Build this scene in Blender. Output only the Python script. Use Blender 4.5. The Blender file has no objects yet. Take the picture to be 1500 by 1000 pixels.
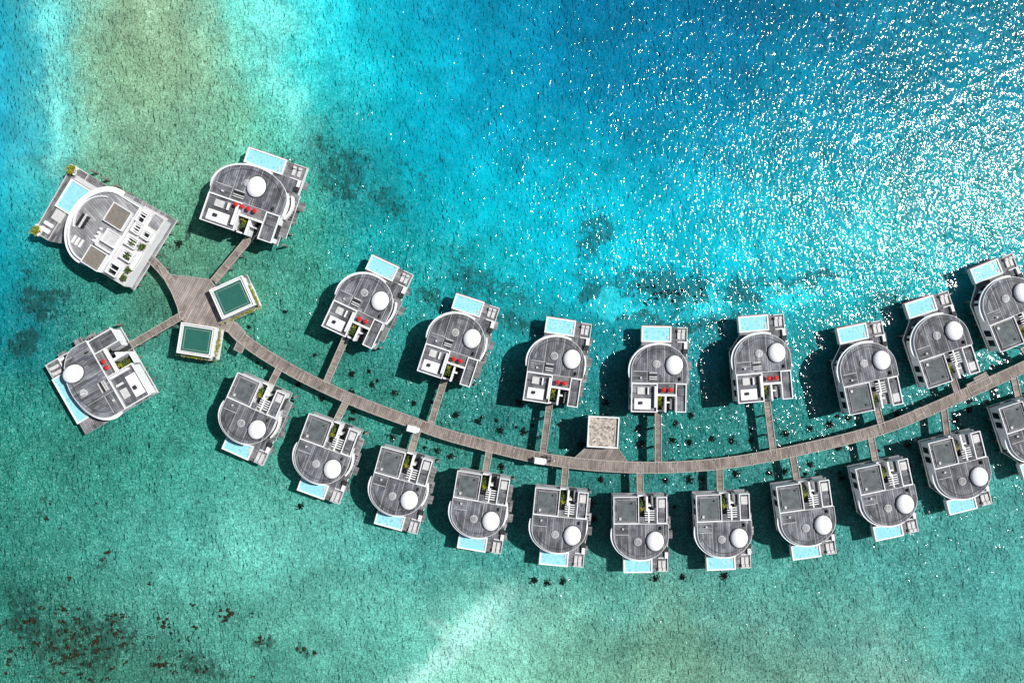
import bpy, math, random
import numpy as np
from mathutils import Vector, Matrix
random.seed(7); np.random.seed(7)
S=7.5; H=150.0
def P(x,y,h=2.0):
    k=(H-h)/H
    return ((x-750)/S*k, (500-y)/S*k)
scene=bpy.context.scene
def srgb(c):
    return tuple(((v/255)/12.92 if v/255<=0.04045 else ((v/255+0.055)/1.055)**2.4) for v in c)

# ---------------------------------------------------------------- node helpers
class NT:
    def __init__(s,name):
        s.m=bpy.data.materials.new(name); s.m.use_nodes=True
        s.t=s.m.node_tree; s.t.nodes.clear()
        s.out=s.t.nodes.new('ShaderNodeOutputMaterial')
    def n(s,ty,ins=None,**props):
        nd=s.t.nodes.new(ty)
        for k,v in props.items(): setattr(nd,k,v)
        if ins:
            for k,v in ins.items(): s.set(nd,k,v)
        return nd
    def set(s,nd,k,v):
        sock=nd.inputs[k]
        if isinstance(v,bpy.types.NodeSocket): s.t.links.new(v,sock)
        elif isinstance(v,bpy.types.Node): s.t.links.new(v.outputs[0],sock)
        else:
            if isinstance(v,tuple) and len(v)==3 and sock.type=='RGBA': v=(*v,1)
            sock.default_value=v
    def math(s,op,a,b=0.0,c=0.0,clamp=False):
        nd=s.t.nodes.new('ShaderNodeMath'); nd.operation=op; nd.use_clamp=clamp
        s.set(nd,0,a); s.set(nd,1,b)
        if op in('MULTIPLY_ADD',): s.set(nd,2,c)
        return nd.outputs[0]
    def mr(s,v,a,b,c,d,clamp=True):
        nd=s.n('ShaderNodeMapRange',{'Value':v,'From Min':a,'From Max':b,'To Min':c,'To Max':d}); nd.clamp=clamp
        return nd.outputs[0]
    def mix(s,f,a,b,mode='MIX'):
        nd=s.t.nodes.new('ShaderNodeMixRGB'); nd.blend_type=mode
        s.set(nd,0,f); s.set(nd,1,a); s.set(nd,2,b); return nd.outputs[0]
    def noise(s,vec,scale,detail=3,rough=0.55,dist=0.0):
        return s.n('ShaderNodeTexNoise',{'Vector':vec,'Scale':scale,'Detail':detail,'Roughness':rough,'Distortion':dist}).outputs[0]
    def obj(s): return s.n('ShaderNodeTexCoord').outputs['Object']
    def geo(s): return s.n('ShaderNodeNewGeometry').outputs['Position']
    def scalec(s,col,fac):
        c=s.n('ShaderNodeVectorMath',operation='SCALE'); s.set(c,0,col); s.set(c,'Scale',fac); return c.outputs[0]
    def pbsdf(s,col,rough=0.6,spec=0.3,bump=None,bd=0.02,bs=0.5):
        b=s.n('ShaderNodeBsdfPrincipled',{'Base Color':col,'Roughness':rough,'Specular IOR Level':spec})
        if bump is not None:
            bn=s.n('ShaderNodeBump',{'Height':bump,'Distance':bd,'Strength':bs}); s.set(b,'Normal',bn)
        s.t.links.new(b.outputs[0],s.out.inputs[0]); return s.m

def plain(name,col,rough=0.6,var=0.15,scale=1.5,spec=0.3):
    k=NT(name); o=k.geo()
    n=k.noise(o,scale,5,0.65)
    f=k.mr(n,0.3,0.7,1-var,1+var*0.6)
    return k.pbsdf(k.scalec(col,f),rough,spec)

def timber(name,ca,cb,plank=0.4,uv=False,gap=0.35,ang=0.0,streak=0.3):
    k=NT(name)
    if uv:
        v=k.n('ShaderNodeUVMap').outputs[0]
    else:
        v=k.obj()
        if ang:
            v=k.n('ShaderNodeVectorRotate',{'Vector':v,'Angle':ang},rotation_type='Z_AXIS').outputs[0]
    sp=k.n('ShaderNodeSeparateXYZ',{0:v})
    x=k.math('DIVIDE',sp.outputs[0],plank)
    fl=k.math('FLOOR',x); fr=k.math('FRACT',x)
    oi=k.n('ShaderNodeObjectInfo').outputs['Random']
    wn=k.n('ShaderNodeTexWhiteNoise',{'W':k.math('ADD',fl,k.math('MULTIPLY',oi,57.0))},noise_dimensions='1D').outputs[0]
    y=k.math('DIVIDE',k.math('ADD',sp.outputs[1],k.math('MULTIPLY',wn,4.0)),3.2)
    wn2=k.n('ShaderNodeTexWhiteNoise',{'Vector':k.n('ShaderNodeCombineXYZ',{0:fl,1:k.math('FLOOR',y),2:oi})},noise_dimensions='3D').outputs[0]
    st=k.n('ShaderNodeCombineXYZ',{0:k.math('MULTIPLY',sp.outputs[0],3.0),1:k.math('MULTIPLY',sp.outputs[1],0.4),2:k.math('MULTIPLY',oi,20.0)})
    ns=k.noise(st,1.0,3,0.7)
    nb=k.noise(k.geo(),0.4,4,0.65)
    f=k.math('ADD',k.math('MULTIPLY',wn2,0.6),k.math('MULTIPLY',ns,0.4))
    col=k.mix(f,ca,cb)
    col=k.scalec(col,k.mr(nb,0.3,0.7,1-streak,1+streak))
    g=k.math('LESS_THAN',fr,0.18)
    col=k.mix(k.math('MULTIPLY',g,gap),col,(0.02,0.02,0.022))
    col=k.scalec(col,k.math('ADD',0.82,k.math('MULTIPLY',oi,0.36)))
    return k.pbsdf(col,0.75,0.25)

M={}
M['white']=plain('white_render',(0.84,0.84,0.84),0.6,0.06,0.6)
M['dome']=plain('skylight_membrane',(0.86,0.86,0.87),0.45,0.03,0.5)
M['roof']=timber('weathered_roof_timber',(0.035,0.039,0.047),(0.25,0.255,0.275),0.42,gap=0.65,streak=.55)
M['roof2']=timber('weathered_roof_timber_cross',(0.045,0.05,0.058),(0.24,0.24,0.26),0.42,gap=0.65,ang=math.pi/2,streak=.55)
M['deck']=timber('grey_deck_timber',(0.085,0.085,0.09),(0.33,0.32,0.33),0.38,gap=0.6,ang=math.pi/2,streak=.5)
M['silver']=timber('silver_roof_timber',(0.20,0.20,0.21),(0.47,0.47,0.48),0.5,gap=0.45,ang=0.3,streak=.35)
M['walk']=timber('boardwalk_timber',(0.15,0.12,0.10),(0.37,0.32,0.285),0.36,uv=True,gap=0.5)
M['plaza']=timber('plaza_timber',(0.17,0.14,0.12),(0.37,0.325,0.30),0.4,gap=0.5,ang=0.5)
M['edge']=plain('boardwalk_edge_beam',(0.42,0.38,0.34),0.7,0.2)
M['memb']=plain('roof_membrane',(0.12,0.138,0.142),0.8,0.45,0.9)
M['memb2']=plain('roof_gravel_warm',(0.22,0.20,0.17),0.9,0.25,1.5)
M['dark']=plain('dark_glazing',(0.012,0.016,0.02),0.15,0.2)
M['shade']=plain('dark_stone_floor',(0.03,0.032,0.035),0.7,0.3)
M['red']=plain('red_fabric',(0.60,0.02,0.02),0.8,0.1)
M['pink']=plain('terracotta_pool_edge',(0.45,0.16,0.14),0.8,0.1)
M['pile']=plain('concrete_pile',(0.22,0.21,0.19),0.8,0.2)
M['tile']=plain('pale_tile',(0.60,0.59,0.58),0.6,0.2,2)
M['green']=plain('green_court_surface',(0.02,0.125,0.095),0.7,0.15,1.0)
M['yel']=plain('planter_leaves',(0.26,0.27,0.02),0.8,0.5,3)
M['leaf']=plain('courtyard_leaves',(0.07,0.11,0.02),0.8,0.5,3)
k=NT('speckled_roof_gravel'); o=k.geo()
vn=k.n('ShaderNodeTexVoronoi',{'Vector':o,'Scale':3.0}).outputs['Color']
bw=k.n('ShaderNodeSeparateXYZ',{0:vn}).outputs[0]
M['gravel']=(k.pbsdf(k.mix(k.math('MULTIPLY',bw,k.mr(k.noise(o,1.2,4),0.3,0.7,0.3,1.2)),(0.60,0.53,0.46),(0.10,0.08,0.065)),0.9,0.2))
M['tyre']=plain('tyre_rubber',(0.02,0.02,0.02),0.8,0.1)
M['cloth']=plain('blue_cloth',(0.05,0.07,0.16),0.8,0.1)
M['cloth2']=plain('white_cloth',(0.7,0.7,0.68),0.8,0.1)
M['coral']=plain('coral_growth',(0.006,0.012,0.008),0.9,0.5,2)
M['coralb']=plain('brown_coral_head',(0.034,0.026,0.013),0.9,0.5,2)
k=NT('pool_water'); o=k.geo()
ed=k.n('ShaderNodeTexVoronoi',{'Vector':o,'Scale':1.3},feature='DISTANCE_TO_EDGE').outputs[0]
col=k.mix(k.mr(ed,0,0.3,1,0),(0.19,0.56,0.62),(0.42,0.76,0.80))  # pale cell-edge net: caustic light painted into the pool colour
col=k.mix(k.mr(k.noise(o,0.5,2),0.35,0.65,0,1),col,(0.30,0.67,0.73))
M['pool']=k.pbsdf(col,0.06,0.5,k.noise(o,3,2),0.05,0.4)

# ---------------------------------------------------------------- mesh builder
class Part:
    def __init__(s,name): s.name=name; s.v=[]; s.f=[]; s.m=[]; s.mats=[]; s.uv=None
    def mi(s,m):
        if m not in s.mats: s.mats.append(m)
        return s.mats.index(m)
    def face(s,idx,m): s.f.append(tuple(idx)); s.m.append(s.mi(m))
    def prism(s,poly,z0,z1,mt,ms=None,sidemats=None):
        A=sum(poly[i][0]*poly[(i+1)%len(poly)][1]-poly[(i+1)%len(poly)][0]*poly[i][1] for i in range(len(poly)))
        if A<0: poly=poly[::-1]; sidemats=None
        ms=ms or mt; b=len(s.v); n=len(poly)
        s.v+= [(x,y,z0) for x,y in poly]+[(x,y,z1) for x,y in poly]
        s.face([b+n+i for i in range(n)],mt); s.face([b+i for i in range(n)][::-1],ms)
        for i in range(n):
            j=(i+1)%n; s.face([b+i,b+j,b+n+j,b+n+i],sidemats[i] if sidemats else ms)
    def box(s,x0,x1,y0,y1,z0,z1,mt,ms=None):
        s.prism([(x0,y0),(x1,y0),(x1,y1),(x0,y1)],z0,z1,mt,ms)
    def rim(s,poly,w,z0,z1,m):
        inn=offset(poly,w); b=len(s.v); n=len(poly)
        A=sum(poly[i][0]*poly[(i+1)%n][1]-poly[(i+1)%n][0]*poly[i][1] for i in range(n))
        if A<0: poly=poly[::-1]; inn=offset(poly,w)
        for z in(z0,z1):
            s.v+=[(x,y,z) for x,y in poly]+[(x,y,z) for x,y in inn]
        for i in range(n):
            j=(i+1)%n
            s.face([b+2*n+i,b+2*n+j,b+3*n+j,b+3*n+i],m)
            s.face([b+i,b+j,b+2*n+j,b+2*n+i],m)
            s.face([b+n+j,b+n+i,b+3*n+i,b+3*n+j],m)
    def dome(s,cx,cy,rx,ry,z0,h,m,n=28,rings=6):
        b=len(s.v)
        for r in range(rings):
            a=r/rings*math.pi/2
            for i in range(n):
                t=2*math.pi*i/n; s.v.append((cx+rx*math.cos(a)*math.cos(t),cy+ry*math.cos(a)*math.sin(t),z0+h*math.sin(a)))
        s.v.append((cx,cy,z0+h)); top=len(s.v)-1
        for r in range(rings-1):
            for i in range(n):
                j=(i+1)%n; s.face([b+r*n+i,b+r*n+j,b+(r+1)*n+j,b+(r+1)*n+i],m)
        for i in range(n): s.face([b+(rings-1)*n+i,b+(rings-1)*n+(i+1)%n,top],m)
    def cyl(s,cx,cy,r,z0,z1,m,n=12): s.prism(ell(cx,cy,r,r,n),z0,z1,m)
    def leaves(s,cx,cy,cz,rx,ry,h,n,m,size=0.28):
        for _ in range(n):
            x=cx+random.gauss(0,.45)*rx;y=cy+random.gauss(0,.45)*ry;z=cz+random.random()*h
            u=Vector((random.gauss(0,1),random.gauss(0,1),random.gauss(0,.5))).normalized()
            w=u.cross(Vector((random.gauss(0,.4),random.gauss(0,.4),1))).normalized()
            q=size*random.uniform(.6,1.3); b=len(s.v); c=Vector((x,y,z))
            for a,d in((-1,0),(0,-.45),(1,0),(0,.45)): s.v.append(tuple(c+u*a*q+w*d*q))
            s.face([b,b+1,b+2,b+3],m)
    def mesh(s,flip=False):
        v=s.v; f=s.f
        if flip: v=[(x,-y,z) for x,y,z in v]; f=[t[::-1] for t in f]
        me=bpy.data.meshes.new(s.name); me.from_pydata(v,[],f)
        for m in s.mats: me.materials.append(M[m])
        me.polygons.foreach_set('material_index',s.m)
        me.update(); return me
def offset(poly,w):
    n=len(poly); out=[]
    A=sum(poly[i][0]*poly[(i+1)%n][1]-poly[(i+1)%n][0]*poly[i][1] for i in range(n))
    sg=1 if A>0 else -1
    for i in range(n):
        p0=Vector(poly[i-1]);p1=Vector(poly[i]);p2=Vector(poly[(i+1)%n])
        d1=(p1-p0).normalized(); d2=(p2-p1).normalized()
        n1=Vector((-d1.y,d1.x))*sg; n2=Vector((-d2.y,d2.x))*sg
        mm=(n1+n2); 
        if mm.length<1e-4: mm=n1
        mm.normalize(); l=w/max(0.35,mm.dot(n1)); out.append((p1.x+mm.x*l,p1.y+mm.y*l))
    return out
def ell(cx,cy,rx,ry,n=24,a0=0,a1=2*math.pi,closed=True):
    return [(cx+rx*math.cos(a0+(a1-a0)*i/(n if closed else n-1)),cy+ry*math.sin(a0+(a1-a0)*i/(n if closed else n-1))) for i in range(n)]
def link(ob,parent=None):
    scene.collection.objects.link(ob)
    if parent: ob.parent=parent
    return ob
def place(name,meshes,loc,rot):
    e=bpy.data.objects.new(name,None); e.empty_display_size=2
    e.location=loc; e.rotation_euler=(0,0,rot); link(e)
    for nm,me in meshes:
        link(bpy.data.objects.new(nm,me),e)
    return e

# ---------------------------------------------------------------- villas
def villa(kind,flip=False,sx=1.0,sy=1.0,dome=(18,8,12.3,13.8),reds=2,wide=False):
    X=lambda v:v*sx/S
    Y=lambda v:v*sy/S
    q=1/S
    parts=[]
    d=Part('deck'); parts.append(d)
    fl=[(X(-41),Y(-59)),(X(37),Y(-59)),(X(37),Y(-45)),(X(43),Y(-45)),(X(43),Y(20)),(X(41.5),Y(20)),(X(41.5),Y(62)),(X(-24),Y(62)),(X(-24),Y(36)),(X(-41),Y(14))]
    if wide: fl=fl[:7]+[(X(-41),Y(62))]
    d.prism(fl,1.55,2.0,'deck','white')
    d.box(X(43.2),X(50),Y(0),Y(13),1.0,1.2,'deck')
    d.box(X(43.2),X(46.5),Y(-22),Y(-4),1.5,1.7,'deck')
    d.box(X(41.7),X(46),Y(30),Y(42),1.2,1.4,'deck')
    d.box(X(27),X(41),Y(40),Y(41.2),2.0,2.35,'white')
    d.box(X(40.3),X(41.5),Y(20),Y(62),2.0,2.25,'tile')
    d.box(X(26),X(40.3),Y(60.6),Y(62),2.0,2.2,'tile')
    d.box(X(20),X(40),Y(21),Y(39.8),2.0,2.12,'roof')
    for i,(a,b) in enumerate(((27,45),(33,45))):
        d.box(X(a),X(a)+0.6,Y(b),Y(b)+1.8,2.0,2.27,'tile'); d.box(X(a),X(a)+0.6,Y(b)+1.3,Y(b)+1.8,2.27,2.6,'tile')
    d.box(X(35),X(35)+0.9,Y(24),Y(24)+0.9,2.12,2.6,'shade')
    d.box(X(36.5),X(36.5)+.5,Y(31),Y(31)+1.2,2.12,2.6,'white')
    for t in range(4): d.box(X(38.5),X(43),Y(-6-4*t),Y(-6-4*t)+.25,2.0,2.15,'shade')
    pl=Part('plunge_pool'); parts.append(pl)
    px0,px1,py0=(-28,25,44) if wide else (-25,18,40)
    rect=[(X(px0),Y(py0)),(X(px1),Y(py0)),(X(px1),Y(63)),(X(px0),Y(63))]
    pl.rim(rect,1.9*q,1.3,2.45,'white')
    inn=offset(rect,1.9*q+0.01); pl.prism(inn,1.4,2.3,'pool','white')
    pl.box(X(px0)+.02,X(px1)-.02,Y(63)+.02,Y(63)+.13,1.4,2.0,'pink')
    pl.box(X(px1-6),X(px1-6)+0.35,Y(py0+4),Y(py0+10),2.31,2.38,'tile')
    w=Part('walls'); parts.append(w)
    arc=lambda g,n=30:ell(X(-2),Y(0),X(40)+g,Y(37)+g,n,0,math.pi,False)
    a=arc(-2.6*q); poly=a+[(X(-2)-X(40)+2.6*q,Y(-17)),(X(-2)+X(40)-2.6*q,Y(-17))]
    sm=['dark' if (4<i<26 and i%4!=0) else 'white' for i in range(len(poly))]
    w.prism(poly,2.0,5.0,'shade','white',sm)
    w.box(X(-40),X(-6),Y(-57),Y(-17.2),2.0,4.9,'white'); w.box(X(21),X(35),Y(-57),Y(-17.2),2.0,4.9,'white')
    for (x0,y0) in ((-40.3,-50),(-40.3,-35)):
        w.box(X(x0)-.05,X(x0)+.2,Y(y0),Y(y0+9),2.6,4.4,'dark')
    w.box(X(34.9),X(34.9)+.1,Y(-50),Y(-30),2.3,4.4,'dark')
    scr=ell(X(-2),Y(-2),X(43.2),Y(44),12,-0.42,0.42,False); scr2=ell(X(-2),Y(-2),X(43.2)-.3,Y(44)-.3,12,-0.42,0.42,False)[::-1]
    w.prism(scr+scr2,2.0,3.3,'white')
    ca=Part('canopy'); parts.append(ca)
    o1=ell(X(-2),Y(-1),X(40)+4.2*q,Y(37)+3.2*q,34,1.2,math.pi+0.25,False); o2=ell(X(-2),Y(-1),X(40)-1.5*q,Y(37)-1.5*q,34,1.2,math.pi+0.25,False)[::-1]
    ca.prism(o1+o2,4.7,4.96,'white')
    r=Part('roof'); parts.append(r)
    a=arc(0); poly=a+[(X(-42),Y(-18)),(X(38),Y(-18))]
    r.prism(poly,5.0,5.3,'roof','white'); r.rim(poly,0.5*q,5.3,5.38,'white' )
    cut=lambda x:Y(37)*math.sqrt(max(0,1-((x-X(-2))/X(40))**2))-1.6*q
    for xx in (-20,4,30): r.box(X(xx),X(xx)+.06,Y(-17.5),cut(X(xx)),5.3,5.33,'tile')
    bx0,bx1=X(-39),X(-20.4); 
    r.box(bx0,bx1,Y(-17.4),Y(-2),5.3,5.315,'roof2'); r.box(bx0,bx1,Y(-2)+.01,Y(-2)+.1,5.3,5.34,'tile')
    r.box(X(-30),X(-27.5),Y(-12),Y(-9.5),5.315,5.7,'tile')
    r.box(X(26),X(27.5),Y(-14),Y(-9),5.3,5.75,'shade')
    # drainage gutter following the curve
    g1=ell(X(-2),Y(0),X(34),Y(31),26,.25,2.9,False); g2=ell(X(-2),Y(0),X(34)-.09,Y(31)-.09,26,.25,2.9,False)[::-1]
    r.prism(g1+g2,5.3,5.345,'shade')
    if kind=='terrace':
        for i in range(4):
            r.box(X(-17),X(-6),Y(-4-3.0*i),Y(-4-3.0*i)+.2,5.3,5.7,'tile' if i!=1 else 'shade')
    sk=Part('skylight_dome'); parts.append(sk)
    dx,dy,rx,ry=dome; dx=X(dx);dy=Y(dy)
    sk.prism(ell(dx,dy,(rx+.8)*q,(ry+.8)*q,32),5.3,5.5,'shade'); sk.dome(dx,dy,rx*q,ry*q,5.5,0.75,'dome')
    r.prism(ell(X(-7),dy+1*q,5.4*q,5.4*q,20),5.3,5.5,'tile'); r.prism(ell(X(-7),dy+1*q,4.4*q,4.4*q,20),5.5,5.58,'silver')
    b=Part('roof_terrace'); parts.append(b)
    L=[(X(-42),Y(-59)),(X(-5),Y(-59)),(X(-5),Y(-18.3)),(X(-42),Y(-18.3))]
    b.prism(L,4.9,5.15,'roof2','white'); 
    if kind=='terrace':
        b.rim(L,1.3*q,5.15,5.6,'white')
        b.box(X(-37),X(-14),Y(-55),Y(-40),5.15,5.32,'white','white'); b.box(X(-33),X(-23),Y(-34),Y(-24),5.15,5.35,'tile')
        b.box(X(-19),X(-17),Y(-34),Y(-24),5.15,5.6,'white'); b.box(X(-9.5),X(-7.0),Y(-52),Y(-22),5.15,5.9,'white')
        b.box(X(-30),X(-26),Y(-48),Y(-44),5.33,5.75,'shade')
    else:
        b.rim(L,1.0*q,5.15,5.45,'white')
        b.box(X(-35),X(-10),Y(-53),Y(-22),5.15,5.24,'memb')
        b.rim([(X(-36),Y(-54)),(X(-9),Y(-54)),(X(-9),Y(-21)),(X(-36),Y(-21))],0.3*q,5.15,5.34,'tile')
        b.box(X(-34),X(-31),Y(-28),Y(-24),5.24,5.6,'tile')
        b.box(X(-16),X(-14.6),Y(-50),Y(-48),5.24,5.5,'shade')
    c=Part('entrance_courtyard'); parts.append(c)
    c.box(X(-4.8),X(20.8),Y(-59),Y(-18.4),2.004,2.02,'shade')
    if kind=='terrace':
        c.box(X(-4.8),X(20.8),Y(-33),Y(-18.5),4.8,5.1,'deck','white')
        c.box(X(-4.8),X(20.8),Y(-36),Y(-33.2),4.6,5.6,'white')
        for i in range(reds):
            cx=X(3)+i*9.4*q if reds==2 else X(-10)+i*9.2*q; cy=Y(-27) if reds==2 else Y(-20)
            cz=5.1 if reds==2 else 5.42
            if reds==4: cy=Y(-23); cz=5.16
            c.cyl(cx,cy,0.05,cz,cz+.9,'tile',6); c.dome(cx,cy,3.4*q,3.4*q,cz+.9,0.25,'red',14,3)
    else:
        for i in range(5): c.box(X(4),X(20.8),Y(-24-3.4*i),Y(-24-3.4*i)+.16,4.7,4.95,'white')
        c.box(X(9),X(10.8),Y(-40),Y(-18.6),4.72,5.0,'white')
        c.box(X(-4.6),X(3),Y(-27),Y(-19),4.6,4.9,'roof','white')
    c.box(X(6),X(8.4),Y(-59),Y(-36.1),2.02,5.2,'white'); c.box(X(-4.8),X(6),Y(-59),Y(-57),2.02,3.9,'white')
    c.box(X(8.4),X(13),Y(-46),Y(-44),2.02,5.2,'white'); c.box(X(17),X(20.8),Y(-56),Y(-40),2.02,4.4,'roof','white')
    c.leaves(X(0.5),Y(-47),2.1,5.2*q,6*q,2.6,150,'leaf'); c.leaves(X(0),Y(-40),2.8,3.5*q,3.5*q,2.2,90,'yel',0.22)
    g=Part('side_roof'); parts.append(g)
    G=[(X(21),Y(-58.5)),(X(36),Y(-58.5)),(X(36),Y(-18.3)),(X(21),Y(-18.3))]
    g.prism(G,4.9,5.1,'roof','white'); g.rim(G,1.2*q,5.1,5.45,'white')
    g.box(X(24),X(33),Y(-36),Y(-24),5.1,5.25,'roof2')
    if kind!='terrace': g.box(X(24),X(33),Y(-54),Y(-42),5.1,5.25,'tile')
    p=Part('piles'); parts.append(p)
    for i in range(-36,43,13):
        for j in list(range(-54,35,18))+([58] if i>-24 else []):
            if j>10 and abs(i+2)>34: continue
            p.cyl(X(i),Y(j),0.22,-3.2,1.55,'pile',8)
    return [(t.name,t.mesh(flip)) for t in parts]

UT=villa('terrace'); UR=villa('roofed'); LR=villa('roofed',True,0.97,0.935)
LG=villa('terrace',False,1.36,1.0,(3,10,13.5,15),4); LG2=villa('terrace',False,1.40,1.0,(15,20,12.5,15.5),2,True)
def pv(name,ms,x,y,tilt,h=3.6):
    X,Y=P(x,y,h); return place(name,ms,(X,Y,0),math.radians(-tilt))
for (x,y,t,ms) in [(539,441,25,UT),(672,498,18,UT),(817,531,8.5,UT),(966,542,1,UT),(1115,526,-5,UT),
                (1268,539,-12,UR),(1374,498,-18,UR),(1474,444,-22,UR)]:
    pv('overwater_villa',ms,x,y,t)
for (x,y,t) in [(368,613,24),(476,671,20),(586,717,15.5),(703,749,9.5),(820,771,5.5),(939,781,-0.5),(1060,777,-2.5),(1181,760,-8),(1299,731,-12),(1406,692,-14),(1511,638,-18)]:
    pv('overwater_villa',LR,x,y,t)
pv('large_overwater_villa',LG,373,285,19); 
X,Y=P(144,555,3.6); place('large_overwater_villa',LG2,(X,Y,0),math.radians(120))

def residence():
    q=1/S; parts=[]
    Q=lambda L:[(a*q,b*q) for a,b in L]
    d=Part('deck'); parts.append(d)
    d.prism(Q([(-56,-80),(63,-80),(60,-10),(52,30),(52,90),(-60,86),(-60,60),(-48,30)]),1.5,2.0,'deck','white')
    d.rim(Q([(-60,86),(-60,62),(52,62.2),(52,90)]),1*q,2.0,2.2,'tile')
    d.box(-52*q,-46*q,66*q,80*q,2.0,2.4,'white'); d.box(-42*q,-37*q,66*q,80*q,2.0,2.4,'white')
    d.box(-30*q,-14*q,60*q,76*q,2.0,2.15,'tile')
    d.box(40*q,52*q,78*q,90*q,2.0,2.7,'white','white'); d.leaves(46*q,84*q,2.7,6*q,6*q,.8,130,'yel')
    d.box(-62*q,-48*q,76*q,88*q,2.0,2.5,'white'); d.leaves(-56*q,82*q,2.5,7*q,6*q,.8,150,'yel')
    p=Part('swimming_pool'); parts.append(p)
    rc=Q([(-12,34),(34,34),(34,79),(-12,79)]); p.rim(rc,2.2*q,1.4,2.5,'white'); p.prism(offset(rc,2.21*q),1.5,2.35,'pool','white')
    p.box(35*q,42*q,40*q,76*q,2.0,2.3,'tile')
    w=Part('walls'); parts.append(w)
    a=ell(0,-4*q,54*q,42*q,30,0,math.pi,False); poly=a+Q([(-54,-76),(54,-76)])
    w.prism(poly,2.0,4.6,'shade','white',['dark' if 3<i<26 and i%5 else 'white' for i in range(len(poly))])
    ca=Part('canopy'); parts.append(ca)
    o1=ell(0,-2*q,60*q,47*q,36,-.1,math.pi+.35,False); o2=ell(0,-2*q,52*q,40*q,36,-.1,math.pi+.35,False)[::-1]
    ca.prism(o1+o2,4.6,4.86,'white')
    r=Part('roof'); parts.append(r)
    a=ell(0,-4*q,54*q,41*q,32,0,math.pi,False); poly=a+Q([(-54,-40),(54,-40)])
    r.prism(poly,4.9,5.3,'silver','white'); r.rim(poly,1.6*q,5.3,5.6,'white')
    o1=ell(4*q,-2*q,40*q,36*q,24,.3,2.2,False); o2=ell(4*q,-2*q,38.6*q,34.6*q,24,.3,2.2,False)[::-1]; r.prism(o1+o2,5.3,5.8,'white')
    for (x0,x1,y0,y1,m) in ((12,40,-34,-6,'memb2'),(-54,-28,-36,-10,'memb2'),(-14,4,-38,-18,'tile')):
        r.box(x0*q,x1*q,y0*q,y1*q,5.3,5.9,m,'white'); r.rim(Q([(x0-1,y0-1),(x1+1,y0-1),(x1+1,y1+1),(x0-1,y1+1)]),1*q,5.3,6.1,'white')
    for i in range(4):
        r.box((-14+5*i)*q,(-11+5*i)*q,14*q,17*q,5.3,5.9,'shade'); r.box((-14+5*i)*q,(-11+5*i)*q,22*q,25*q,5.3,5.9,'shade')
    r.box(-16*q,6*q,18*q,21*q,5.3,5.75,'tile')
    for y in (4,10,16): r.box(-40*q,-28*q,y*q,(y+3)*q,5.3,5.6,'white')
    r.box(-24*q,-6*q,-14*q,-12*q,5.3,6.2,'white'); r.box(-24*q,-22*q,-38*q,-12*q,5.3,6.2,'white')
    for i in range(4): r.dome((-21+6.5*i)*q,-7*q,2.2*q,2.2*q,5.3,.6,'dome',10,3)
    c=Part('entrance_courtyard'); parts.append(c)
    c.prism(Q([(-54,-76),(60,-78),(58,-40.3),(-54,-40.3)]),4.6,4.9,'tile','white')
    for (x0,x1,y0,y1) in ((20,32,-56,-46),(36,50,-54,-44),(0,12,-62,-48),(-20,-8,-66,-52),(-48,-34,-60,-46),(20,30,-72,-62)):
        c.box(x0*q,x1*q,y0*q,y1*q,4.9,4.93,'dark'); c.rim(Q([(x0-1.5,y0-1.5),(x1+1.5,y0-1.5),(x1+1.5,y1+1.5),(x0-1.5,y1+1.5)]),1.5*q,4.9,5.9,'white')
        for t in range(3):
            if random.random()<.8: xx=x0+(x1-x0)*(t+.5)/3; c.box((xx-.7)*q,(xx+.7)*q,y0*q,y1*q,5.4,5.6,'white')
    for (x,y) in ((-44,-70),(-30,-70),(4,-55),(-14,-60),(8,-70)): c.leaves(x*q,y*q,4.9,5*q,4*q,.9,90,'leaf')
    c.box(38*q,56*q,-74*q,-60*q,4.9,5.2,'silver'); c.box(-28*q,-4*q,-76*q,-70*q,4.9,5.6,'white')
    pp=Part('piles'); parts.append(pp)
    for i in range(-50,60,18):
        for j in range(-74,84,20):
            if i<-45 and 0<j<60: continue
            pp.cyl(i*q,j*q,.25,-3,1.5,'pile',8)
    return [(t.name,t.mesh()) for t in parts]
X,Y=P(150,332,3.6); place('overwater_residence',residence(),(X,Y,0),math.radians(58.2))

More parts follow.
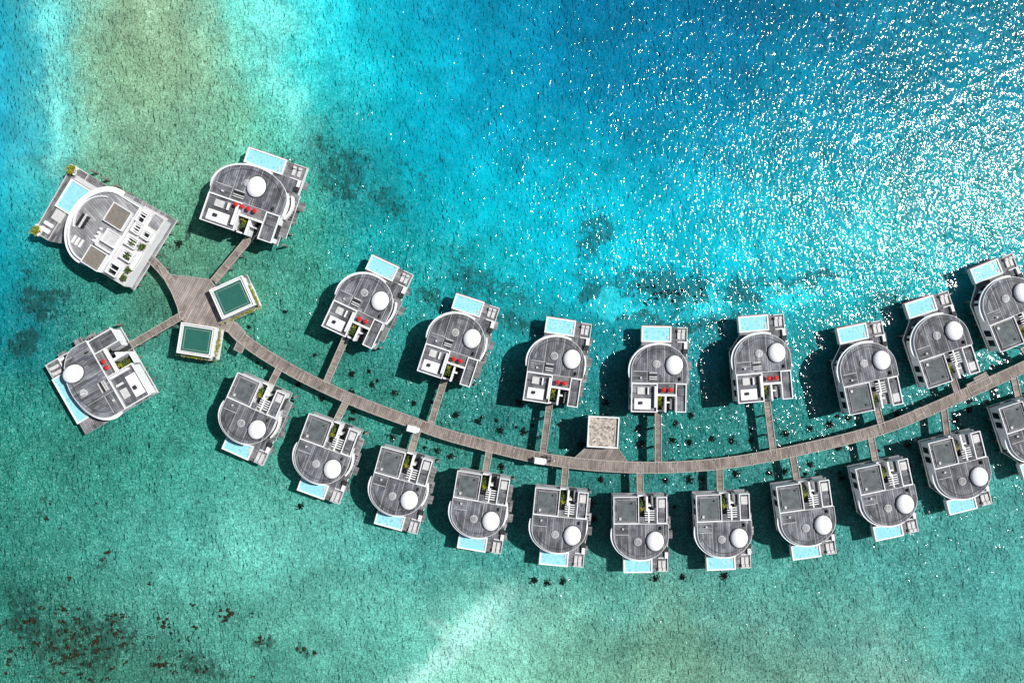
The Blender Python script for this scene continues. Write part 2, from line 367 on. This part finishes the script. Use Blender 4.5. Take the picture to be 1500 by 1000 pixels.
# ---------------------------------------------------------------- boardwalk
def catmull(pts,step=0.5):
    out=[]; n=len(pts)
    for i in range(n-1):
        p0=Vector(pts[max(0,i-1)]);p1=Vector(pts[i]);p2=Vector(pts[i+1]);p3=Vector(pts[min(n-1,i+2)])
        k=max(2,int((p2-p1).length/step))
        for j in range(k):
            t=j/k; out.append(0.5*((2*p1)+(p2-p0)*t+(2*p0-5*p1+4*p2-p3)*t*t+(3*p1-p0-3*p2+p3)*t**3))
    out.append(Vector(pts[-1])); return out
def ribbon(name,pxpts,width,z,parent,edge=True,piles=True,mat='walk'):
    pts=catmull([P(a,b,z) for a,b in pxpts]); n=len(pts)
    nr=[]
    for i in range(n):
        d=(pts[min(n-1,i+1)]-pts[max(0,i-1)]).normalized(); nr.append(Vector((-d.y,d.x)))
    v=[];f=[];mi=[];uv=[]
    def strip(o0,o1,z0,z1,m):
        b=len(v); L=0
        for i in range(n):
            if i: L+=(pts[i]-pts[i-1]).length
            for o,zz in((o0,z0),(o0,z1),(o1,z1),(o1,z0)):
                p=pts[i]+nr[i]*o; v.append((p.x,p.y,zz)); uv.append((L,o))
        for i in range(n-1):
            for a in range(4):
                c=(a+1)%4
                f.append((b+i*4+a,b+(i+1)*4+a,b+(i+1)*4+c,b+i*4+c)); mi.append(m)
        f.append((b,b+1,b+2,b+3)); mi.append(m); e=b+(n-1)*4; f.append((e+3,e+2,e+1,e)); mi.append(m)
    w=width/2
    strip(w,-w,z-.3,z,0)
    if edge:
        strip(w-.02,w-.15,z+.003,z+.14,1); strip(-w+.15,-w+.02,z+.003,z+.14,1)
    me=bpy.data.meshes.new(name); me.from_pydata(v,[],f); me.materials.append(M[mat]); me.materials.append(M['edge'])
    me.polygons.foreach_set('material_index',mi)
    ul=me.uv_layers.new(name='UVMap'); 
    for l in me.loops: ul.data[l.index].uv=uv[l.vertex_index]
    ob=link(bpy.data.objects.new(name,me),parent)
    if piles:
        pp=Part('piles'); L=0; last=-9
        for i in range(n):
            if i: L+=(pts[i]-pts[i-1]).length
            if L-last>3.2:
                last=L
                for s in(-1,1):
                    c=pts[i]+nr[i]*s*(w-.25); pp.cyl(c.x,c.y,.14,-3.2,z-.3,'pile',8)
                    pp.box(c.x-.06+nr[i].x*s*.1,c.x+.06+nr[i].x*s*.1,c.y-.06,c.y+.06,z+.14,z+.35,'tile')
        link(bpy.data.objects.new('piles',pp.mesh()),parent)
    return pts
bw_=bpy.data.objects.new('boardwalk',None); link(bw_)
main=[(338,478),(352,493),(380,514),(430,544),(480,569),(530,591),(600,617),(650,635),(700,649),(760,664),(800,672),(850,679),(900,683),(960,684.5),(1020,682),(1080,675.5),(1140,665),(1200,652),(1250,640),(1300,625),(1350,605),(1400,583),(1450,560),(1500,537),(1560,507),(1640,455),(1740,380)]
ribbon('main_walkway',main,2.25,2.0,bw_)
links=[((509,489),(478,560)),((652,553),(631,620)),((806,585),(795,665)),((964,600),(964,680)),((1123,586),(1133,663)),((1284,597),(1292,626)),((1394,549),(1404,580)),((1498,508),(1514,530)),
((411,535),(396,565)),((508,586),(492,618)),((613,626),(601,664)),((717,658),(711,693)),((829,680),(826,714)),((937,686),(938,726)),((1054,683),(1055,722)),((1161,665),(1168,706)),((1275,637),(1283,678)),((1382,594),(1388,640)),((1484,548),(1493,588))]
for i,(a,b) in enumerate(links): ribbon('villa_link',[a,b],1.35,1.93,bw_,piles=(i<8))
ribbon('villa_link',[(313,412),(371,342)],1.5,1.93,bw_); ribbon('villa_link',[(270,460),(186,509)],1.5,1.93,bw_)
ribbon('villa_link',[(252,415),(238,397),(222,380),(212,372)],1.6,1.93,bw_)
pz=Part('junction_plaza')
poly=[(231,388),(250,402),(280,405),(308,409),(318,424),(322,446),(329,461),(348,474),(360,487),(350,502),(335,487),(318,480),(296,477),(276,475),(263,466),(260,450),(252,430),(240,408)]
pz.prism([P(a,b,2.05) for a,b in poly],1.72,2.05,'plaza','edge')
pz.rim([P(a,b,2.05) for a,b in poly],.14,2.053,2.2,'edge')
for a,b in ((265,415),(300,420),(275,450),(305,455),(330,475)): c=P(a,b); pz.cyl(c[0],c[1],.25,-3,1.72,'pile',8)
link(bpy.data.objects.new('junction_plaza',pz.mesh()),bw_)
sp=Part('side_platform')
for cx,cy,a,ww,hh in ((351,508,25,13,14),(1434,562,-26,34,14),(1437,553,-26,20,9),(1345,603,-24,12,10),(604,626,18,12,9)):
    x,y=P(cx,cy,1.97); a=math.radians(-a); 
    z=1.965-0.004*(cx%7); pts=[]
    for u,v in((-1,-1),(1,-1),(1,1),(-1,1)):
        u*=ww/2/S; v*=hh/2/S; pts.append((x+u*math.cos(a)-v*math.sin(a),y+u*math.sin(a)+v*math.cos(a)))
    sp.prism(pts,1.6,z,'plaza','edge'); sp.rim(pts,.12,z,z+.12,'edge')
link(bpy.data.objects.new('side_platform',sp.mesh()),bw_)

def court(name,cx,cy,tilt,w,h,planters):
    q=1/S; a=Part('roof_court'); r=[(-w/2*q,-h/2*q),(w/2*q,-h/2*q),(w/2*q,h/2*q),(-w/2*q,h/2*q)]
    a.prism(r,3.6,3.9,'tile','white'); a.rim(r,1.5*q,3.9,4.4,'white'); 
    r2=offset(r,3.2*q); a.rim(r2,1.0*q,3.9,4.3,'white'); a.prism(offset(r2,1.02*q),3.9,4.1,'green')
    r3=offset(r2,4*q); a.rim(r3,.25*q,4.1,4.13,'tile')
    b=Part('planter')
    for (x0,x1,y0,y1) in planters:
        b.box(x0*q,x1*q,y0*q,y1*q,1.8,2.6,'tile','white'); b.leaves((x0+x1)/2*q,(y0+y1)/2*q,2.6,(x1-x0)*.55*q,(y1-y0)*.6*q,.5,160,'yel',.2)
    c=Part('base'); c.prism(offset(r,-2.0*q),1.4,1.8,'deck','white'); c.prism(offset(r,1.5*q),1.8,3.6,'shade','white')
    for i in(-1,1):
        for j in(-1,1): c.cyl(i*w*.4*q,j*h*.4*q,.3,-3,1.4,'pile',8)
    X,Y=P(cx,cy,3.5); place(name,[(t.name,t.mesh()) for t in(a,b,c)],(X,Y,0),math.radians(-tilt))
court('green_roof_pavilion',342,436,-24,51,46,[(-27,27,-28,-25.2),(25.5,29,-25,10)])
court('green_roof_pavilion',290,498,9,50,44,[(25.5,30,-24,20),(-24,20,-27,-24)])
a=Part('pavilion_roof'); q=1/S; w=22*q; r=[(-w,-w),(w,-w),(w,w),(-w,w)]
a.prism(r,4.6,4.9,'gravel','white'); a.rim(r,1.6*q,4.9,5.3,'white'); a.rim(offset(r,5*q),.5*q,4.9,5.0,'tile')
b=Part('posts'); 
for i in(-1,1):
    for j in(-1,1): b.box(i*2.4-.15,i*2.4+.15,j*2.4-.15,j*2.4+.15,-3,4.6,'white')
b.box(-2.7,2.7,-2.7,2.7,1.6,1.9,'deck')
b.box(-1.5,1.5,-.4,.4,1.9,2.4,'tile')
X,Y=P(883,632,4.5); place('arrival_pavilion',[(t.name,t.mesh()) for t in(a,b)],(X,Y,0),math.radians(-3))
c=Part('pavilion_apron'); c.prism([P(x,y,1.95) for x,y in((861,652),(906,656),(920,677),(840,671))],1.6,1.94,'plaza','edge')
c.rim([P(x,y,1.95) for x,y in((861,652),(906,656),(920,677),(840,671))],.12,1.94,2.06,'edge')
link(bpy.data.objects.new('pavilion_apron',c.mesh()),bw_)

def buggy(x,y,tilt):
    b=Part('body'); b.prism([(-1.25,-.5),(1.0,-.5),(1.25,-.3),(1.25,.3),(1.0,.5),(-1.25,.5)],.25,.62,'white')
    b.box(-.5,-.1,-.45,.45,.62,.85,'shade'); b.box(-.62,-.5,-.45,.45,.85,1.2,'shade'); b.box(-1.2,-.8,-.45,.45,.62,.8,'tile')
    b.box(.75,.8,-.45,.45,.62,1.1,'dark')
    r=Part('canopy_roof'); r.prism([(-1.05,-.55),(.8,-.55),(.95,-.4),(.95,.4),(.8,.55),(-1.05,.55)],1.72,1.82,'dome')
    for i in(-.95,.75):
        for j in(-.45,.45): r.box(i-.03,i+.03,j-.03,j+.03,.62,1.72,'shade')
    w=Part('wheels')
    for i in(-.8,.85):
        for j in(-.5,.4):
            pts=[(i+.24*math.cos(t*math.pi/6),.24+.24*math.sin(t*math.pi/6)) for t in range(12)]; bb=len(w.v)
            w.v+=[(p[0],j,p[1]) for p in pts]+[(p[0],j+.12,p[1]) for p in pts]
            w.face(range(bb,bb+12),'tyre'); w.face(list(range(bb+12,bb+24))[::-1],'tyre')
            for t in range(12): u=(t+1)%12; w.face([bb+t,bb+12+t,bb+12+u,bb+u],'tyre')
    X,Y=P(x,y,3); e=place('golf_buggy',[(t.name,t.mesh()) for t in(b,r,w)],(X,Y,2.0),math.radians(-tilt))
buggy(605,628,15); buggy(791,674.5,8)
def person(x,y,rot,cloth):
    J=[(0,0,.95),(0,0,1.2),(0,0,1.42),(0,.02,1.52),(0,.03,1.66),(.19,0,1.4),(.24,.08,1.12),(.24,.2,.9),(-.19,0,1.4),(-.24,-.08,1.12),(-.22,.02,.88),
       (.09,.0,.9),(.1,.16,.5),(.1,.12,.08),(.1,.28,.04),(-.09,0,.9),(-.1,-.08,.5),(-.1,-.28,.12),(-.1,-.14,.04)]
    E=[(0,1),(1,2),(2,3),(3,4),(2,5),(5,6),(6,7),(2,8),(8,9),(9,10),(0,11),(11,12),(12,13),(13,14),(0,15),(15,16),(16,17),(17,18)]
    R=[.14,.13,.13,.06,.1,.06,.045,.035,.06,.045,.035,.09,.06,.045,.04,.09,.06,.045,.04]
    me=bpy.data.meshes.new('figure'); me.from_pydata(J,E,[]); ob=bpy.data.objects.new('pedestrian',me); link(ob)
    me.materials.append(M[cloth])
    m=ob.modifiers.new('s','SKIN')
    for i,sv in enumerate(me.skin_vertices[0].data): sv.radius=(R[i],R[i]); sv.use_root=(i==0)
    ob.modifiers.new('u','SUBSURF').levels=1
    X,Y=P(x,y,2.5); ob.location=(X,Y,2.0); ob.rotation_euler=(0,0,rot)
person(806,670,1.3,'cloth'); person(811,674,1.5,'cloth2'); person(800,668,1.4,'shade')

# ---------------------------------------------------------------- seabed
def hsh(i,j,s):
    h=np.sin(i*127.1+j*311.7+s*74.7)*43758.5453; return h-np.floor(h)
def vn_(x,y,s):
    i=np.floor(x);j=np.floor(y);u=x-i;v=y-j;u=u*u*(3-2*u);v=v*v*(3-2*v)
    return (hsh(i,j,s)*(1-u)+hsh(i+1,j,s)*u)*(1-v)+(hsh(i,j+1,s)*(1-u)+hsh(i+1,j+1,s)*u)*v
def fbm(x,y,s,o=4):
    t=0;a=.5;n=0
    for k in range(o): t=t+a*vn_(x*2**k,y*2**k,s+k*13);n+=a;a*=.5
    return t/n
CP="""0,0,12,155,180;30,0,25,180,195;65,0,95,190,180;100,0,135,180,150;200,0,145,183,150;300,0,140,187,157;370,0,125,220,200;400,0,85,225,217;450,0,35,210,215;520,0,20,190,203;620,0,8,165,188;720,0,4,142,172;900,0,0,122,158;1050,0,0,118,156;1200,0,4,118,150;1350,0,12,124,150;1500,0,22,130,152
0,100,5,165,193;40,100,50,195,203;80,100,125,190,165;150,100,133,175,140;250,100,137,177,143;330,100,137,187,155;390,100,110,210,190;430,100,60,217,213;500,100,20,200,208;600,100,6,180,198;700,100,2,154,182;850,100,0,134,168;1000,100,0,128,162;1200,100,4,130,158;1400,100,14,135,158
0,200,2,160,193;50,200,35,190,200;85,200,125,200,180;150,200,127,175,143;250,200,130,180,150;330,200,120,183,153;400,200,100,200,175;440,200,60,185,170;490,200,25,165,165;560,200,5,170,187;650,200,0,173,195;800,200,0,160,184;1000,200,0,147,174;1200,200,4,149,172;1400,200,14,151,170
0,290,10,163,185;50,290,50,190,185;120,270,110,170,140;250,300,95,162,132;330,250,105,167,137;430,260,75,167,142;450,320,56,155,135;520,290,28,157,157;590,300,8,173,183;680,300,0,185,200;800,300,0,187,205;1000,300,0,177,196;1200,300,6,173,188;1400,300,20,164,176
0,400,2,153,167;40,400,15,150,153;90,390,52,147,130;110,430,60,147,128;250,380,88,145,118;230,440,75,144,120;350,380,82,152,126;440,400,62,152,133;560,360,20,162,160;620,400,24,167,167;700,400,10,182,190;800,390,0,190,206;900,380,0,195,212;1050,380,0,193,210;1200,390,6,190,203;1320,400,26,180,186;1450,350,36,170,176
0,480,8,136,146;50,480,28,138,132;100,460,56,147,130;250,530,66,150,132;380,460,68,148,126;450,480,60,148,130;600,470,44,146,140;740,450,20,168,173;760,520,38,138,136;880,470,16,152,162;900,540,30,132,132;1050,500,27,137,142;1200,450,20,170,176;1200,540,36,138,138;1330,480,43,146,146;1450,540,50,146,142
0,580,36,138,126;50,640,48,140,124;160,640,50,143,128;270,600,54,145,128;450,560,52,140,122;600,560,50,140,126;750,600,45,133,126;900,620,42,130,124;1050,620,42,132,126;1200,600,42,134,128;1340,640,54,142,138;1450,640,64,152,146
0,700,46,133,117;100,700,56,142,127;200,680,58,148,131;270,720,72,165,150;400,720,76,160,143;520,700,58,142,130;640,700,56,140,128;760,720,52,136,127;880,720,50,133,127;1000,740,52,134,130;1120,720,55,140,133;1230,720,62,146,139;1340,720,68,151,143;1480,740,76,157,149
0,800,52,138,124;120,800,60,146,132;240,800,78,165,152;380,800,100,188,174;500,800,86,172,160;620,830,72,160,150;760,850,72,159,149;900,870,80,157,145;1050,870,80,155,145;1180,860,80,157,146;1320,830,78,159,151;1480,830,78,161,155
0,900,46,128,113;100,900,56,127,110;200,880,74,149,134;320,880,78,155,138;430,880,88,165,149;540,900,98,178,163;640,900,110,192,175;800,920,116,188,166;880,940,110,170,149;1000,930,110,162,140;1120,930,102,162,145;1250,920,98,165,151;1400,920,84,162,151;1500,920,80,160,152
0,1000,52,128,111;120,1000,56,126,105;250,1000,66,134,115;400,1000,76,152,134;500,1000,94,174,157;700,1000,130,198,176;820,1000,116,180,155;1000,1000,112,162,138;1150,1000,110,163,144;1300,1000,116,169,153;1500,1000,98,167,155
-150,0,10,140,170;-150,250,10,140,165;-150,500,10,130,150;-150,750,20,120,115;-150,1000,30,115,100;750,-200,0,110,155;1100,-200,0,110,150;1500,-200,15,120,150;1700,200,15,135,160;1650,0,25,130,155;1650,400,40,155,158;1650,600,60,150,142;1650,900,72,158,148;750,1200,105,165,140;450,1200,70,145,125;200,1200,55,125,105;0,1200,48,122,105;250,-200,140,180,150;0,-200,15,150,175;500,-200,30,190,200;1100,1200,102,160,138;1400,1200,100,162,142;1650,1200,90,158,143"""
cp=np.array([[float(v) for v in t.split(',')] for t in CP.replace('\n',';').split(';')])
clin=np.where(cp[:,2:]/255<=.04045,cp[:,2:]/255/12.92,((cp[:,2:]/255+.055)/1.055)**2.4)
def axis(lo,hi,step,far):
    a=list(np.arange(lo,hi+1e-6,step)); g=step; L=[];R=[];x=lo;y=hi
    while x>-far: g*=1.18; x-=g; L.append(x); y+=g; R.append(y)
    return np.array(L[::-1]+a+R)
ax=axis(-106,106,.45,6000); ay=axis(-74,74,.45,6000)
XX,YY=np.meshgrid(ax,ay)
sh=XX.shape; x=XX.ravel(); y=YY.ravel()
PXX=x*S+750; PYY=500-y*S
wx=PXX+50*(fbm(x/9,y/9,3)-.5)+34*(fbm(x/2.2,y/2.2,31)-.5); wy=PYY+50*(fbm(x/9,y/9,8)-.5)+34*(fbm(x/2.2,y/2.2,38)-.5)
wxc=np.clip(wx,-200,1750); wyc=np.clip(wy,-250,1250)
num=np.zeros((len(x),3)); den=np.zeros(len(x))
for i in range(len(cp)):
    d2=(wxc-cp[i,0])**2+(wyc-cp[i,1])**2
    wgt=np.exp(-d2/(2*42.0**2))+1e-4*np.exp(-d2/(2*130.0**2))+1e-9
    num+=wgt[:,None]*clin[i]; den+=wgt
col=num/den[:,None]
def lerpc(mask,c):
    global col
    c=np.array(srgb(c)); col=col*(1-mask[:,None])+c*mask[:,None]
def blob(cx,cy,rx,ry,ang=0,soft=.35):
    a=math.radians(ang); dx=wx-cx;dy=wy-cy; u=(dx*math.cos(a)+dy*math.sin(a))/rx; v=(-dx*math.sin(a)+dy*math.cos(a))/ry
    return np.clip((1+soft-np.sqrt(u*u+v*v))/(2*soft),0,1)
t=blob(735,935,70,62,0,.8); lerpc(t*.55,(150,215,198))
t=blob(658,946,102,24,-40,.45); lerpc(t*.8,(178,236,222))
t=blob(380,800,110,40,-15,.9); lerpc(t*.25,(120,205,190))
for c in ((395,60,16,90,-8),(430,150,18,60,-20),(60,90,12,100,-8),(78,190,10,50,0)): t=blob(*c,.9); lerpc(t*.55,(140,242,230))
for c in ((895,437,32,16,5),(1040,440,40,15,0),(1165,432,34,16,0),(930,462,24,8,0),(905,455,22,12,0)): t=blob(*c,.4); lerpc(t*.85,(45,215,225))
for c in ((500,250,60,50,30),(560,320,50,20,30),(640,410,60,16,15),(470,200,20,40,0)): t=blob(*c,.8); lerpc(t*.3,(15,120,125))
for c in ((30,480,50,60,0),(70,450,50,24,-10)): t=blob(*c,.8); lerpc(t*.4,(10,105,115))
reef=np.zeros(len(x))
for (cx,cy,rx,ry,a,s) in ((985,425,58,26,-5,.62),(1090,430,40,16,8,.53),(860,425,30,14,0,.52),(1200,412,46,12,-8,.45),(1000,470,150,12,0,.40),(700,415,70,20,25,.40),
   (870,350,30,50,20,.42),(500,250,60,60,20,.39),(560,300,60,25,25,.38),(470,200,40,20,0,.36),(750,480,70,18,10,.40),(1330,440,60,22,0,.41),(60,450,50,25,-10,.43),(20,500,30,25,0,.46),(20,410,20,40,0,.37),
   (110,950,130,60,0,.40),(300,970,60,40,0,.39),(30,910,50,50,0,.39),(70,750,20,25,0,.34),(160,812,16,12,0,.38),(880,290,40,30,0,.30),(820,210,60,30,0,.26),(600,250,60,40,0,.31),(260,355,16,9,0,.40),(385,940,30,20,0,.38),(440,955,20,14,0,.38),
   (800,850,40,8,0,.32),(640,440,50,20,20,.40),(420,240,40,40,0,.31),(950,410,160,20,0,.38),(660,380,60,14,30,.34),(1150,410,120,18,0,.36),(740,430,60,30,20,.36)):
    reef=np.maximum(reef,s*blob(cx,cy,rx,ry,a,.5))
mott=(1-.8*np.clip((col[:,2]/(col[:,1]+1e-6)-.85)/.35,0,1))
Lf=1.15
alb=np.clip(col/Lf*np.array([1.05,.97,1.0]),0,.9)
deep=np.clip((col[:,2]/(col[:,1]+1e-6)-.8)/.8,0,1)
z=-1.25-.6*deep+.25*(fbm(x/5,y/5,77)-.5)
me=bpy.data.meshes.new('lagoon_seabed')
nv=len(x); ny,nx=sh
me.vertices.add(nv); me.vertices.foreach_set('co',np.stack([x,y,z],1).ravel())
ii=np.arange(nv).reshape(sh); qd=np.stack([ii[:-1,:-1],ii[:-1,1:],ii[1:,1:],ii[1:,:-1]],-1).reshape(-1,4); nf=len(qd)
me.loops.add(nf*4); me.loops.foreach_set('vertex_index',qd.ravel().astype(np.int32))
me.polygons.add(nf); me.polygons.foreach_set('loop_start',np.arange(0,nf*4,4,dtype=np.int32))
me.update(calc_edges=True); me.validate()
ca=me.color_attributes.new('Bed','FLOAT_COLOR','POINT'); ca.data.foreach_set('color',np.concatenate([alb,np.ones((nv,1))],1).ravel().astype(np.float32))
for nm,ar in(('reef',reef),('mott',mott)):
    at=me.attributes.new(nm,'FLOAT','POINT'); at.data.foreach_set('value',ar.astype(np.float32))
me.polygons.foreach_set('use_smooth',np.ones(nf,dtype=bool))
k=NT('seabed_sand_and_reef'); o=k.geo()
bed=k.n('ShaderNodeAttribute',attribute_name='Bed').outputs['Color']; rf=k.n('ShaderNodeAttribute',attribute_name='reef').outputs['Fac']; mt=k.n('ShaderNodeAttribute',attribute_name='mott').outputs['Fac']
nA=k.noise(o,1.0,5,.75,.8); nB=k.noise(o,.16,6,.7,.4); nC=k.noise(o,.75,6,.85,.3); nD=k.noise(o,3.2,2,.7,.2); nE=k.noise(o,.05,3,.6,.3)
fa=k.mr(nA,.3,.7,-1,1,False)
fd=k.mr(nD,.3,.7,-.48,.48,False)
amp=k.math('ADD',k.math('MULTIPLY',fa,.32),fd)
dk=k.math('ADD',1.0,k.math('MULTIPLY',amp,mt))
dk=k.math('MAXIMUM',dk,.25)
c=k.scalec(bed,dk)
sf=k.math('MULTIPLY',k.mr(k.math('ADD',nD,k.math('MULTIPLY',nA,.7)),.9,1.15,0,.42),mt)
c=k.mix(sf,c,(.46,.72,.65))  # pale speckles: sand grain plus caustic light painted into the bed colour
c=k.scalec(c,k.mr(nB,.3,.7,.70,1.28,False))
c=k.scalec(c,k.mr(nE,.3,.7,.86,1.14,False))
mask=k.mr(k.math('ADD',nC,rf),.83,.90,0,1)
mask=k.math('MULTIPLY',mask,k.mr(rf,.02,.16,0,1))
rc=k.mix(k.mr(nA,.35,.65,0,1),k.mix(.15,(0.006,0.014,0.012),bed),k.mix(.4,(0.03,0.045,0.032),bed))
c=k.mix(k.math('MULTIPLY',mask,.85),c,rc)
b=k.n('ShaderNodeBsdfDiffuse',{'Color':c}); k.t.links.new(b.outputs[0],k.out.inputs[0])
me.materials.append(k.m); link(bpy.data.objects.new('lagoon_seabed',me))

me=bpy.data.meshes.new('sea_water'); g=6000; me.from_pydata([(-g,-g,0),(g,-g,0),(g,g,0),(-g,g,0)],[],[(0,1,2,3)])
k=NT('sea_water_surface'); o=k.geo()
mp=k.n('ShaderNodeMapping',{'Vector':o,'Rotation':(0,0,math.radians(35)),'Scale':(1.0,.5,1)}).outputs[0]
h1=k.noise(mp,1.75,2,.5,.3); h2=k.noise(o,.4,2,.5)
# wind patches: the chop is stronger in some areas than in others
wp=k.mr(k.noise(o,.045,3,.55),.35,.65,.75,1.15)
hh=k.math('ADD',k.math('MULTIPLY',k.math('MULTIPLY',h1,.20),wp),k.math('MULTIPLY',h2,.30))
bn=k.n('ShaderNodeBump',{'Height':hh,'Distance':1.0,'Strength':1.0})
gl=k.n('ShaderNodeBsdfGlossy',{'Color':(1,1,1),'Roughness':.085,'Normal':bn}); tr=k.n('ShaderNodeBsdfTransparent',{'Color':(.99,1,1)})
fr=k.n('ShaderNodeFresnel',{'IOR':1.33,'Normal':bn})
mx=k.n('ShaderNodeMixShader',{0:fr,1:tr,2:gl}); k.t.links.new(mx.outputs[0],k.out.inputs[0])
me.materials.append(k.m); link(bpy.data.objects.new('sea_water',me))

# ---------------------------------------------------------------- corals
cf=Part('coral_frames')
stars=[(436,563),(472,583),(515,548),(545,563),(577,575),(606,590),(548,597),(668,607),(700,617),(733,630),(768,633),(735,683),(888,590),(937,650),(985,645),(1010,648),(1043,642),(1072,645),(1012,608),(1100,645),(1152,635),(1187,627),(1215,622),(1243,612),(1078,694),(1127,692),(1150,690),(1187,680),(1010,702),(1028,702),(975,703),(880,702),(865,735),(1228,655),(1330,652),(1313,605),(1400,615),(440,742),(555,748),(783,849),(802,853),(825,851),(960,847),(1000,845),(1062,843),(262,357),(935,628),(760,590),(1420,600),(1232,700),(640,660),(575,640),(850,650),(1330,680),(515,575),(990,620),(660,668),(1380,560),(745,745),(870,760)]
R=random.Random(3)
def star(cx,cy,s):
    x0,y0=P(cx,cy,-1.2); n=R.randint(5,7); a0=R.random()*6
    for i in range(n):
        a=a0+i*2*math.pi/n+R.uniform(-.2,.2); L=s*R.uniform(.75,1.2); b=len(cf.v); d=Vector((math.cos(a),math.sin(a))); e=Vector((-d.y,d.x))
        w=s*.28
        pts=[(0,-w,-1.6),(0,w,-1.6),(L*.6,w*.8,-1.6),(L,0,-1.5),(L*.6,-w*.8,-1.6),(0,0,-.75),(L*.55,0,-.95)]
        cf.v+=[(x0+d.x*p[0]+e.x*p[1],y0+d.y*p[0]+e.y*p[1],p[2]+R.uniform(-.08,.08)) for p in pts]
        for f in((b,b+4,b+6,b+5),(b+4,b+3,b+6),(b+3,b+2,b+6),(b+2,b+1,b+5,b+6)): cf.face(f,'coral')
    cf.leaves(x0,y0,-1.3,s*1.0,s*1.0,.5,34,'coral',.22)
for a,b in stars: star(a,b,R.uniform(.75,1.1))
for _ in range(45):
    t=R.random(); i=R.randrange(1,len(main)-4); a,b=main[i]; star(a+R.uniform(-40,40),b+R.choice((-1,1))*R.uniform(22,60),R.uniform(.22,.42))
link(bpy.data.objects.new('coral_frames',cf.mesh()))
ch=Part('coral_heads')
def head(cx,cy,s):
    x0,y0=P(cx,cy,-1.2)
    for _ in range(R.randint(3,8)):
        xx=x0+R.gauss(0,s*.6);yy=y0+R.gauss(0,s*.45); r=s*R.uniform(.18,.5); b=len(ch.v); n=11
        for ring,(rr,zz) in enumerate(((1,-1.6),(.85,-1.2),(.5,-1.02))):
            for i in range(n):
                t=i*2*math.pi/n; q_=r*rr*R.uniform(.5,1.4); ch.v.append((xx+q_*math.cos(t),yy+q_*math.sin(t),zz+R.uniform(-.05,.05)))
        for rg in range(2):
            for i in range(n): j=(i+1)%n; ch.face([b+rg*n+i,b+rg*n+j,b+(rg+1)*n+j,b+(rg+1)*n+i],'coralb')
        ch.face([b+2*n+i for i in range(n)],'coralb')
for a,b,s in ((75,735,.5),(68,760,.6),(155,808,.9),(150,820,.4),(100,850,.7),(245,917,1.1),(375,935,1.0),(380,942,.6),(330,897,1.0),(442,950,1.0),(300,980,1.2),(235,975,1.0),(40,910,.9),(218,855,.4),(283,885,.5),(20,745,.3),(275,790,.3)): head(a,b,s)
for _ in range(110):
    head(min(460,abs(R.gauss(40,150))),R.uniform(890,1010),R.uniform(.2,.65))
for _ in range(35): head(R.gauss(120,60),R.gauss(945,28),R.uniform(.3,.9))
for _ in range(30): head(R.gauss(985,32),R.gauss(428,13),R.uniform(.15,.35))
for _ in range(16): head(R.uniform(0,460),R.uniform(690,900),R.uniform(.12,.3))
link(bpy.data.objects.new('coral_heads',ch.mesh()))

# ---------------------------------------------------------------- light, sky, camera
az=math.radians(15); el=math.radians(52)
d=Vector((math.cos(el)*math.cos(az),math.cos(el)*math.sin(az),math.sin(el)))
sl=bpy.data.lights.new('sun','SUN'); sl.energy=5.0; sl.angle=math.radians(.5); sl.color=(1,.98,.95)
so=bpy.data.objects.new('sun',sl); so.rotation_euler=d.to_track_quat('Z','Y').to_euler(); so.location=(0,0,80); link(so)
w=bpy.data.worlds.new('World'); scene.world=w; w.use_nodes=True; nt=w.node_tree
sk=nt.nodes.new('ShaderNodeTexSky'); sk.sky_type='NISHITA'; sk.sun_disc=False; sk.sun_elevation=el; sk.sun_rotation=math.pi/2-az
nt.links.new(sk.outputs[0],nt.nodes['Background'].inputs[0]); nt.nodes['Background'].inputs[1].default_value=.05
cam=bpy.data.cameras.new('camera'); cam.lens=36*H/200; cam.sensor_width=36; cam.clip_end=20000; cam.clip_start=1
co=bpy.data.objects.new('camera',cam); co.location=(0,0,H); link(co); scene.camera=co
scene.view_settings.view_transform='Standard'; scene.view_settings.look='None'; scene.view_settings.exposure=0
